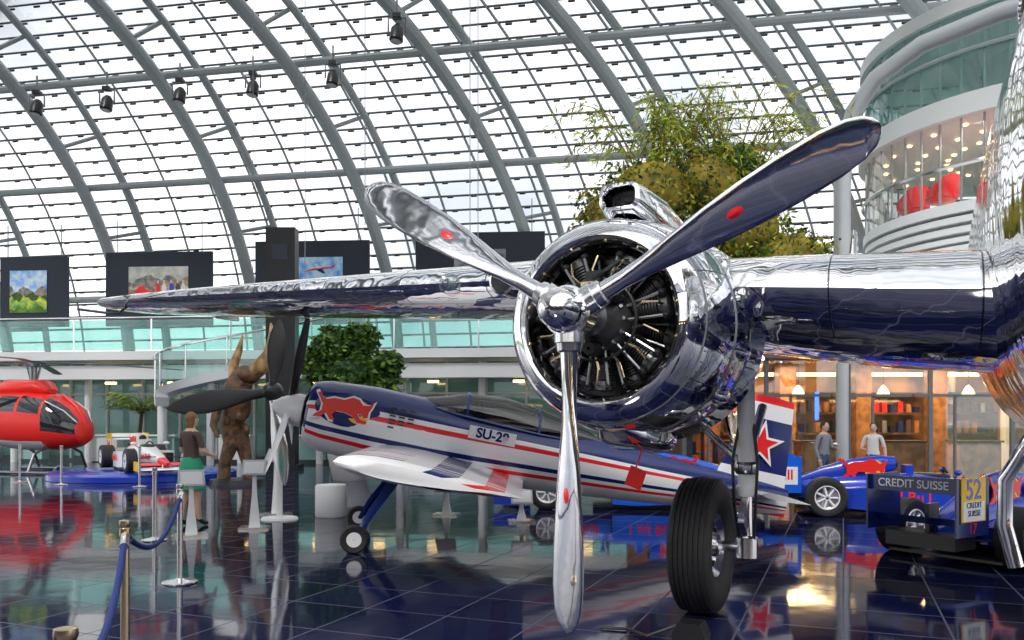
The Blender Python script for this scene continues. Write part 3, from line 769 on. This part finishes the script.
# ---------------------------------------------------------------- stanchions & ropes
def stanchion(x,Y,h=.97):
    o=B(); o.M=Matrix.Translation((x,Y,0))
    o.lathe([(0,.165),(.012,.17),(.022,.16),(.035,.06),(.05,.028),(h-.10,.025),(h-.095,.034),(h-.05,.034),(h-.045,.028),(h-.02,.036),(h,.034),(h+.005,.005)],(0,0,0),(0,0,1),'brass' if Y<6 else 'steel',28,True)
    return o.make('rope_stanchion')
sp=[(-3.26,8.05),(-2.43,5.15),(-1.35,2.48),(-4.75,10.9),(-11.1,20.2),(-12.6,21.0),(-8.9,19.6)]
for x,Y in sp: stanchion(x,Y)
def rope(a,b_,sag,name='barrier_rope',m='rope_blue'):
    o=B(); a=Vector(a); b_=Vector(b_); d=(b_-a)
    pts=[a+d*t-Vector((0,0,sag*4*t*(1-t))) for t in [i/20 for i in range(21)]]
    o.tube(pts,.019,m,10); 
    for q_ in (0,-1):
        o.tube([pts[q_],pts[1] if q_==0 else pts[-2]],.026,'steel',10)
    o.make(name)
rope((-3.23,8.01,.88),(-2.45,5.19,.88),.26)
rope((-2.41,5.11,.88),(-1.37,2.52,.88),.26)
def infostand(x,Y,h,rz=0,panelm='grey_paint'):
    o=B(); o.M=Matrix.Translation((x,Y,0))@Matrix.Rotation(R(rz),4,'Z')
    o.box((0,0,.015),(.42,.34,.03),'steel'); 
    o.loft([[Vector((sx*w_/2,sy*.02+.0,z)) for sx,sy in((-1,-1),(1,-1),(1,1),(-1,1))] for z,w_ in ((.03,.16),(h*.6,.07),(h,.05))],'white_paint')
    o.box((0,-.03,h+.05),(.34,.02,.26),panelm,Matrix.Rotation(R(-35),3,'X')); o.box((0,-.047,h+.052),(.28,.004,.2),'cloth_white',Matrix.Rotation(R(-35),3,'X'))
    o.make('information_stand')
infostand(-3.80,12.1,.85,10); infostand(-4.0,13.9,.95,-20); infostand(-4.42,11.3,.75,25); infostand(.15,12.9,.35,5); infostand(-1.1,13.8,.45,-10)
o=B(); o.lathe([(0,.24),(.03,.26),(.5,.26),(.53,.24),(.54,.02)],(-3.0,13.6,0),(0,0,1),'slab_white',24,True); o.make('display_drum')

# ---------------------------------------------------------------- black column + propeller display + sculpture
o=B(); o.box((-7.45,26.6,3.9),(.94,.5,7.8),'black'); o.box((-7.45,26.6,.08),(1.2,.8,.16),'black'); o.box((-7.45,26.34,7.0),(.5,.02,.5),'dark_panel'); o.make('column')
o=B(); ST3=[(.06,.16,.13,20),(.2,.2,.1,25),(.4,.36,.07,20),(.6,.42,.05,16),(.8,.34,.035,14),(.93,.2,.02,12),(1,.04,.006,12)]
o.M=Matrix.Translation((-3.80,13.0,2.05))@Matrix.Rotation(R(-10),4,'Z')
blade(o,Matrix.Rotation(R(-98),4,'Y'),1.85,'black',ST3,1,False,.95)
blade(o,Matrix.Rotation(R(6),4,'Y'),1.15,'black',ST3,1,False,.7)
blade(o,Matrix.Rotation(R(172),4,'Y'),1.5,'steel',ST3,1,False,.8)
o.lathe([(-.2,.02),(-.16,.10),(-.05,.15),(.1,.15),(.2,.08)],(0,0,0),(0,1,0),'black',24,True)
o.tube([(0,.1,0),(0,.25,-.4),(0,.25,-2.02)],.05,'slab_white',10); o.lathe([(0,.3),(.03,.28),(.04,.02)],(0,.25,-2.05),(0,0,1),'slab_white',24,True)
o.make('display_propeller')
o=B(); o.M=Matrix.Translation((-6.95,20.7,0))@Matrix.Scale(1.12,4)
o.lathe([(0,.6),(.10,.58),(.12,.02)],(0,0,0),(0,0,1),'black',28,True)
o.tube([(-.30,0,.08),(-.26,0,.5),(-.12,0,.9),(-.17,.1,1.3),(.02,0,1.7),(.0,0,2.1),(.15,0,2.45)],[.15,.13,.18,.25,.30,.32,.24],'wood_dark',14)
o.tube([(.24,.1,.08),(.2,.1,.45),(.12,.1,.8),(.02,.05,1.2)],[.13,.12,.16,.22],'wood_dark',12)
o.tube([(.15,0,2.3),(.35,-.1,2.45),(.6,-.2,2.6),(.8,-.2,2.9),(.86,-.15,3.3),(.80,-.1,3.6)],[.2,.19,.18,.15,.10,.02],'horn',12)
o.tube([(-.05,0,2.3),(-.1,.1,2.7),(.02,.1,3.0),(.1,.1,3.35)],[.14,.11,.08,.02],'horn',10)
o.tube([(-.1,-.1,1.9),(-.35,-.25,1.7),(-.42,-.3,1.3),(-.3,-.35,1.05)],[.14,.11,.08,.04],'wood_dark',10)
o.ell((.3,-.15,2.45),(.28,.2,.2),'wood_dark',Matrix.Rotation(R(20),3,'Y'))
for k in range(14):
    a=k*1.3; z=1.2+k*.08; o.ell((.26*math.cos(a)*.8,.24*math.sin(a)*.8,z),(.09,.09,.14),'wood_dark',seg=8,rn=6)
o.make('horned_wood_sculpture')

# ---------------------------------------------------------------- plants
def leafcloud(o,c,r,n,size,mats,shell=.55,droop=0):
    c=Vector(c)
    for i in range(n):
        while True:
            d=Vector((random.uniform(-1,1),random.uniform(-1,1),random.uniform(-1,1)))
            if .05<d.length<1: break
        d.normalize(); rad=shell+(1-shell)*random.random()
        wob=1+.18*math.sin(d.x*5+c.x)*math.cos(d.z*6+c.y)
        p=c+Vector((d.x*r[0],d.y*r[1],d.z*r[2]))*rad*wob
        a=Vector((random.gauss(0,1),random.gauss(0,1),random.gauss(0,.6)-droop)).normalized(); b_=a.orthogonal().normalized()
        b_=(Matrix.Rotation(random.random()*6.28,3,a)@b_)
        s_=size*random.uniform(.6,1.3)
        o.add([p,p+a*s_*.5+b_*s_*.25,p+a*s_,p+a*s_*.5-b_*s_*.25],[(0,1,2,3)],random.choice(mats))
o=B(); TX,TY=3.6,18.6
o.lathe([(0,.9),(.55,1.1),(.6,1.05),(.55,.02)],(TX,TY,0),(0,0,1),'pot',24)
def limb(o,a,b_,r0,r1,m='bark'):
    a=Vector(a); b_=Vector(b_); md=(a+b_)/2+Vector((random.uniform(-.2,.2),random.uniform(-.2,.2),0)); o.tube([a,md,b_],[r0,(r0+r1)/2,r1],m,8)
limb(o,(TX,TY,.5),(TX,TY,4.2),.22,.16)
blobs=[((2.35,18.4,6.15),(1.05,.9,.85),1),((3.1,18.2,6.7),(1.2,.9,.85),1),((4.4,18.5,6.9),(1.1,1,.9),1),((5.2,18.6,5.9),(1.2,1,1.0),1),((3.6,18.7,5.4),(1.4,1,1.0),0),((6.2,18.4,5.2),(1.15,.9,.75),1),((5.0,18.6,7.3),(.8,.7,.6),0),((5.6,18.6,4.9),(1.1,.9,.7),0)]
for c,r,k_ in blobs:
    limb(o,(TX,TY,4.0),c,.12,.04); 
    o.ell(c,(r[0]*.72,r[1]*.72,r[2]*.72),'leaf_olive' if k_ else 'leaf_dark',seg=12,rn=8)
    leafcloud(o,c,r,1700,.13,['leaf_olive','leaf_olive','leaf_mid','leaf_lime','leaf_olive','leaf_dark','leaf_dark'] if k_ else ['leaf_dark','leaf_mid','leaf_olive','leaf_mid','leaf_lime'],.68,.8)
for k in range(60):
    a=random.uniform(0,6.28); base=Vector((TX+.5+random.uniform(-1.5,1.5),TY,7.1+random.uniform(-.4,.5)))
    d=Vector((math.cos(a),math.sin(a)*.6,0)); L=random.uniform(.8,2.3); H=random.uniform(.7,1.75)
    pts=[base+d*L*t+Vector((0,0,H*math.sin(t*2.5))) for t in [i/8 for i in range(9)]]
    o.tube(pts,[.018-.0017*i for i in range(9)],'leaf_olive',4)
    for p in pts[3:]:
        for q_ in range(9):
            v=Vector((random.gauss(0,.5)+d.x*.5,random.gauss(0,.5),random.gauss(-.3,.5))).normalized(); b_=v.orthogonal().normalized()*.024
            s_=random.uniform(.15,.34); p2=p+Vector((random.gauss(0,.10),random.gauss(0,.10),random.gauss(0,.08)))
            o.add([p2,p2+v*s_*.4+b_,p2+v*s_,p2+v*s_*.4-b_],[(0,1,2,3)],random.choice(['leaf_lime','leaf_mid','leaf_lime','leaf_olive']))
o.make('indoor_bamboo_tree',ang=None)
o=B(); bx,by=-4.35,22.0
o.lathe([(0,.45),(.7,.6),(.72,.55),(.65,.02)],(bx,by,0),(0,0,1),'pot',24)
limb(o,(bx,by,.6),(bx,by,2.2),.12,.09)
for c,r in [((bx,by,2.9),(1.15,.9,.75)),((bx-.35,by,3.6),(.7,.7,.6)),((bx+.55,by,2.5),(.85,.7,.55)),((bx+.25,by,3.75),(.55,.5,.45)),((bx-.9,by,3.1),(.45,.4,.5)),((bx+1.0,by,3.1),(.4,.4,.35))]:
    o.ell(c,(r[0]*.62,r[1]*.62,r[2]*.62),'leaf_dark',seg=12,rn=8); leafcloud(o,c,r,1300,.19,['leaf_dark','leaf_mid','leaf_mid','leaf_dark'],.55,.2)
o.make('potted_ficus_tree',ang=None)
def palm(x,y,h,L,n):
    o=B(); o.lathe([(0,.28),(.5,.36),(.52,.33),(.45,.02)],(x,y,0),(0,0,1),'pot',20); limb(o,(x,y,.4),(x,y,h),.08,.06)
    for k in range(n):
        a=2.4*k; d=Vector((math.cos(a),math.sin(a),0)); side=Vector((-d.y,d.x,0)); el=random.uniform(.5,1.5)
        pts=[Vector((x,y,h))+d*L*t*math.cos(el*.6)+Vector((0,0,L*(math.sin(el)*t*1.15-.7*t*t))) for t in [i/9 for i in range(10)]]
        o.tube(pts,[.014-.0012*i for i in range(10)],'leaf_mid',4)
        for i in range(1,10):
            for sg in(-1,1):
                for o2 in(0,.5):
                    p=pts[i-1].lerp(pts[i],o2); v=(side*sg*.8+d*.5+Vector((0,0,-.35))).normalized(); ln=.34*L*math.sin(math.pi*min(.95,(i+1)/11)); b_=d*.022
                    o.add([p,p+v*ln*.4+b_,p+v*ln,p+v*ln*.4-b_],[(0,1,2,3)],random.choice(['leaf_mid','leaf_dark','leaf_lime']))
    o.make('potted_palm',ang=None)
palm(-12.5,27.7,1.9,1.5,26)

# ---------------------------------------------------------------- right side: tower, shops, big tube
CT=Vector((17.0,26.5,-.75)); RT=5.2
tw=empty('curved_lounge_tower')
o=B()
for z0,z1,r in((6.9,7.35,RT),(7.45,7.6,RT-.05),(7.72,7.9,RT-.05),(8.02,8.2,RT-.05),(8.3,8.6,RT),(11.0,11.6,RT+.15),(14.0,14.4,RT+.1)):
    o.lathe([(z0,.1),(z0,r),(z1,r),(z1,.1)],CT,(0,0,1),'slab_white',64)
o.lathe([(7.0,RT-.4),(8.5,RT-.4)],CT,(0,0,1),'grey_paint',48)
o.lathe([(.76,1.6),(14,1.6)],CT,(0,0,1),'grey_paint',32)
for k in range(10):
    a=R(95+k*22); o.tube([CT+Vector((4.2*math.cos(a),4.2*math.sin(a),.76)),CT+Vector((4.2*math.cos(a),4.2*math.sin(a),6.9))],.16,'slab_white',12)
for k in range(30):
    a=R(90+k*7); 
    for z0,z1 in((8.6,11.0),(11.6,14.0)):
        o.tube([CT+Vector(((RT-.1)*math.cos(a),(RT-.1)*math.sin(a),z0)),CT+Vector(((RT-.1)*math.cos(a),(RT-.1)*math.sin(a),z1))],.035,'frame_grey',6)
o.lathe([(9.6,RT+.02),(9.66,RT+.07),(9.72,RT+.02)],CT,(0,0,1),'steel',64)
o.lathe([(12.8,RT+.02),(12.86,RT+.07),(12.92,RT+.02)],CT,(0,0,1),'frame_grey',64)
o.make('floor_slabs',tw)
o=B(); o.lathe([(8.6,RT-.05),(11.0,RT-.05)],CT,(0,0,1),'glass_clear',64); o.lathe([(11.6,RT-.05),(14.0,RT-.05)],CT,(0,0,1),'glass_teal',64); o.make('curved_glazing',tw)
o=B()
for k in range(14):
    for r in(2.6,3.5,4.5):
        a=R(110+k*13)
        for zz in (10.98,6.88): o.lathe([(0,.07),(-.02,.06),(-.021,.01)],CT+Vector((r*math.cos(a),r*math.sin(a),zz)),(0,0,1),'warm_glow',10)
o.make('ceiling_downlights',tw)
def armchair(p,rz,name='lounge_chair'):
    o=B(); o.M=Matrix.Translation(p)@Matrix.Rotation(R(rz),4,'Z')@Matrix.Scale(1.1,4)
    o.lathe([(.3,.30),(.35,.38),(.45,.40),(.48,.36),(.5,.02)],(0,0,0),(0,0,1),'red',24,True)
    rg=[]
    for k in range(13):
        a=R(-10+200*k/12); h=.2+.42*max(0,math.sin(a))
        c=Vector((.38*math.cos(a),.38*math.sin(a),0)); rg.append([c*1.0+Vector((0,0,.4)),c*1.18+Vector((0,0,.4)),c*1.22+Vector((0,0,.4+h)),c*1.04+Vector((0,0,.4+h))])
    o.loft(rg,'red')
    o.tube([(0,0,.05),(0,0,.34)],.04,'steel',8); o.lathe([(0,.25),(.03,.23),(.05,.03)],(0,0,0),(0,0,1),'steel',20,True)
    o.make(name)
for (a,r) in((184,4.2),(202,4.3),(224,4.2),(242,4.3)):
    armchair(CT+Vector((r*math.cos(R(a)),r*math.sin(R(a)),8.6)),a)
o=B()
o.tube([(7.65,19,5.0),(7.65,19,7.0),(7.7,19,7.9),(7.85,18.8,8.7),(8.2,18.5,9.3),(8.9,17.8,9.75),(10.0,16.8,9.95),(11.6,15.5,10.0),(14,13.5,10)],.19,'frame_light',16)
o.tube([(7.65,19,0),(7.65,19,5.1)],.14,'frame_light',16)
o.make('curved_steel_column')
# shops
sh=empty('shop_pavilion')
o=B()
o.box((13,25.0,2.6),(19,.3,5.2),'warm_wall'); 
o.box((12.5,22.5,5.35),(18,5.4,.3),'slab_white'); o.box((12.5,19.9,3.2),(18,.3,.2),'mullion')
for i in range(9):
    x=4.2+i*2.0; o.box((x,20.0,2.6),(.09,.09,5.2),'mullion')
for i in range(9):
    x=4.8+i*2.0; o.box((x,20.0,1.1),(.05,.07,2.2),'mullion'); o.box((x,20.0,2.2),(1.9,.07,.07),'mullion')
for i in range(8):
    x=4.8+i*2.2
    for z in(.6,1.2,1.8,2.4): o.box((x,24.5,z),(1.5,.5,.05),'wood_dark')
    for z in(.63,1.23,1.83):
        for q_ in range(6):
            hh=random.uniform(.15,.38); o.box((x-.6+q_*.24,24.4,z+hh/2),(.13,.2,hh),random.choice(['wood_warm','black','wood_warm','navy','wood_dark','brass','cloth_brown','red']))
    o.box((x,24.3,2.95),(1.5,.08,.10),'warm_glow')
    o.box((x+1.0,24.0,1.6),(.45,.5,3.2),'wood_warm')
    for yy in(21,22.3,23.5): o.lathe([(0,.12),(-.03,.11),(-.031,.01)],(x,yy,3.38),(0,0,1),'warm_glow',12)
    o.lathe([(2.25,.02),(2.25,.16),(2.4,.10),(2.5,.02)],(x+.4,21.2,0),(0,0,1),'warm_glow',16); o.tube([(x+.4,21.2,2.5),(x+.4,21.2,3.4)],.01,'black',5)
o.box((12.5,22.5,3.45),(16.6,4.9,.12),'wood_dark')
o.box((6.3,23.4,1.6),(.10,.1,.9),'red_glow'); o.box((8.7,23.4,2.0),(.08,.1,.8),'blue_glow')
for x in (6.0,8.2,10.4,12.4): 
    o.box((x,22.0,.5),(1.1,.6,1.0),'wood_warm'); o.box((x,22.0,1.03),(1.2,.7,.05),'wood_dark')
o.box((4.3,22.5,2.6),(.2,5,5.2),'interior_dark')
o.make('structure',sh)
o=B(); o.box((12.5,20.0,1.55),(16.5,.02,3.0),'glass_clear'); o.make('window_front',sh)
def table(x,y):
    o=B(); o.M=Matrix.Translation((x,y,0)); o.lathe([(0,.25),(.03,.22),(.04,.03),(1.05,.03),(1.06,.32),(1.09,.32),(1.09,.02)],(0,0,0),(0,0,1),'steel',24,True); o.make('bar_table')
table(7.05,18.5)

# ---------------------------------------------------------------- people
def person(name,loc,rz,h,top,bottom,hair,arms,skirt=None,longhair=True,stride=.08):
    k=h/1.7
    V=[];E=[];Rd=[]
    def v(p,r): V.append(Vector(p)*k); Rd.append((r[0]*k,r[1]*k)); return len(V)-1
    pel=v((0,0,.95),(.15,.115)); wa=v((0,.0,1.10),(.125,.095)); ch=v((0,.01,1.28),(.15,.11)); ns=v((0,.015,1.40),(.10,.075)); nk=v((0,.0,1.48),(.052,.052)); hd=v((0,-.01,1.56),(.06,.065))
    E+=[(pel,wa),(wa,ch),(ch,ns),(ns,nk),(nk,hd)]
    for sg in(-1,1):
        hp=v((sg*.09,0,.88),(.095,.10)); kn=v((sg*.10,-.01+sg*stride*.3,.50),(.058,.062)); cf=v((sg*.10,.02+sg*stride*.6,.34),(.052,.056)); an=v((sg*.10,.02+sg*stride,.10),(.036,.038)); ft=v((sg*.105,-.06+sg*stride,.045),(.038,.035)); to=v((sg*.115,-.14+sg*stride,.03),(.032,.026))
        E+=[(pel,hp),(hp,kn),(kn,cf),(cf,an),(an,ft),(ft,to)]
        el,wr=arms[0 if sg<0 else 1]
        s_=v((sg*.175,.01,1.38),(.055,.055)); e_=v(el,(.040,.040)); f_=v((Vector(el)*.6+Vector(wr)*.4),(.036,.036)); w_=v(wr,(.025,.022))
        E+=[(ns,s_),(s_,e_),(e_,f_),(f_,w_)]
    me=bpy.data.meshes.new('s'); me.from_pydata([tuple(p) for p in V],E,[]); ob=bpy.data.objects.new('s',me); COL.objects.link(ob)
    sk=ob.modifiers.new('k','SKIN'); sk.use_smooth_shade=True
    sd=me.skin_vertices[0].data
    for i,r in enumerate(Rd): sd[i].radius=r; sd[i].use_root=(i==0)
    ss=ob.modifiers.new('b','SUBSURF'); ss.levels=2
    dg=bpy.context.evaluated_depsgraph_get(); dg.update(); m2=bpy.data.meshes.new_from_object(ob.evaluated_get(dg))
    o=B(); o.M=Matrix.Translation(loc)@Matrix.Rotation(R(rz),4,'Z')
    fm=[]
    for p in m2.polygons:
        c=p.center/k
        if abs(c.x)>.155 and c.z<1.33 or (c.y<-.14 and c.z>.9): 
            mm='skin' if c.z<1.28 and top!='cloth_grey' else top
            el=arms[0][0] if c.x<0 else arms[1][0]
            if c.z>Vector(el).z+.06: mm=top
        elif c.z>1.43: mm='skin'
        elif c.z>.97: mm=top
        elif c.z>.10: mm=('skin' if skirt and c.z<.62 else bottom)
        else: mm='shoe'
        fm.append(mm)
    o.add([v_.co for v_ in m2.vertices],[tuple(p.vertices) for p in m2.polygons],fm)
    bpy.data.objects.remove(ob)
    sc=Matrix.Scale(k,4); o.M=o.M@sc
    if skirt:
        rg=[]
        for z,w_,d_ in((1.04,.135,.105),(.96,.175,.14),(.80,.20,.17),(.56,.23,.20)):
            rg.append([Vector((w_*math.cos(a)*(1+.05*math.cos(a*8)*(1-z)),d_*math.sin(a)*(1+.05*math.cos(a*8)*(1-z)),z)) for a in [2*math.pi*i/32 for i in range(32)]])
        o.loft(rg,skirt)
    hc=Vector((0,-.02,1.60))
    o.ell(hc,(.073,.092,.112),'skin',seg=20,rn=14); o.ell(hc+Vector((0,-.03,-.055)),(.052,.055,.055),'skin')
    o.loft([[hc+Vector((x,y,z)) for x,y,z in r] for r in [[(-.008,-.088,.02),(.008,-.088,.02),(0,-.08,.02)],[(-.014,-.09,-.018),(.014,-.09,-.018),(0,-.116,-.014)],[(-.01,-.085,-.03),(.01,-.085,-.03),(0,-.09,-.03)]]],'skin')
    for sg in(-1,1):
        o.ell(hc+Vector((sg*.03,-.082,.012)),(.013,.008,.008),'white',seg=8,rn=6); o.ell(hc+Vector((sg*.03,-.088,.012)),(.006,.005,.006),'eye',seg=8,rn=6)
        o.ell(hc+Vector((sg*.03,-.084,.032)),(.018,.006,.004),hair,seg=8,rn=5); o.ell(hc+Vector((sg*.075,.0,0)),(.010,.02,.03),'skin',seg=8,rn=6)
    o.ell(hc+Vector((0,-.086,-.052)),(.024,.008,.008),'lip',seg=10,rn=6)
    o.ell(hc+Vector((0,.022,.03)),(.083,.092,.098),hair,seg=20,rn=12)
    if longhair: o.loft([[hc+Vector((w_*math.cos(a),.045+d_*math.sin(a),z)) for a in [2*math.pi*i/16 for i in range(16)]] for z,w_,d_ in((.06,.075,.06),(-.05,.078,.055),(-.13,.06,.035),(-.20,.03,.02))],hair)
    for i_,sg in enumerate((-1,1)):
        el,wr=[Vector(q_) for q_ in arms[i_]]; d=(wr-el).normalized(); side=d.cross(Vector((sg,0,0))); 
        if side.length<.2: side=d.cross(Vector((0,1,0)))
        side.normalize(); nrm=d.cross(side).normalized()
        rot=basis((0,0,0),side,nrm,d).to_3x3()
        o.ell(wr+d*.045,(.040,.016,.055),'skin',rot,12,8)
        for q_,ln in zip((-.03,-.01,.01,.03),(.062,.078,.082,.068)):
            a=wr+d*.08+side*q_; b_=a+d*ln*.5+nrm*.006; c=b_+d*ln*.45+nrm*.016*1.2; o.tube([a,b_,c],[.0095,.0085,.006],'skin',7)
        a=wr+d*.02-side*.034; o.tube([a,a+d*.03-side*.022,a+d*.06-side*.028],[.012,.010,.007],'skin',7)
    o.make(name,ang=60)
person('standing_woman',(-4.85,12.4,0),150,1.70,'cloth_brown','cloth_green','hair_blond',(((-.25,-.02,1.12),(-.20,-.22,1.06)),((.25,-.02,1.12),(.14,-.24,1.12))),'cloth_green')
person('standing_visitor',(6.55,17.2,0),30,1.55,'cloth_grey','denim','hair_dark',(((-.26,.02,1.10),(-.27,-.08,.86)),((.25,-.02,1.12),(.12,-.26,1.10))),None,False)
person('standing_visitor',(7.75,17.6,0),-20,1.52,'cloth_white','denim','hair_dark',(((-.26,.02,1.10),(-.20,-.22,1.08)),((.26,.02,1.10),(.28,-.06,.86))),None,False,.05)

def area(name,loc,size,power,col,rot=(0,0,0)):
    l=bpy.data.lights.new(name,'AREA'); l.size=size; l.energy=power; l.color=col; ob=bpy.data.objects.new(name,l); ob.location=loc; ob.rotation_euler=rot; COL.objects.link(ob)
area('shop_ceiling_lamp',(7.5,22.4,3.2),2.0,260,(1,.58,.26))
area('shop_ceiling_lamp',(11.5,22.4,3.2),2.0,260,(1,.58,.26))
area('lounge_ceiling_lamp',(14,24,10.0),2,70,(1,.88,.72))
sn=bpy.data.lights.new('sun','SUN'); sn.energy=2.2; sn.angle=R(12); sn.color=(1,.96,.90); so=bpy.data.objects.new('sun',sn); so.rotation_euler=(R(38),R(-22),0); COL.objects.link(so)
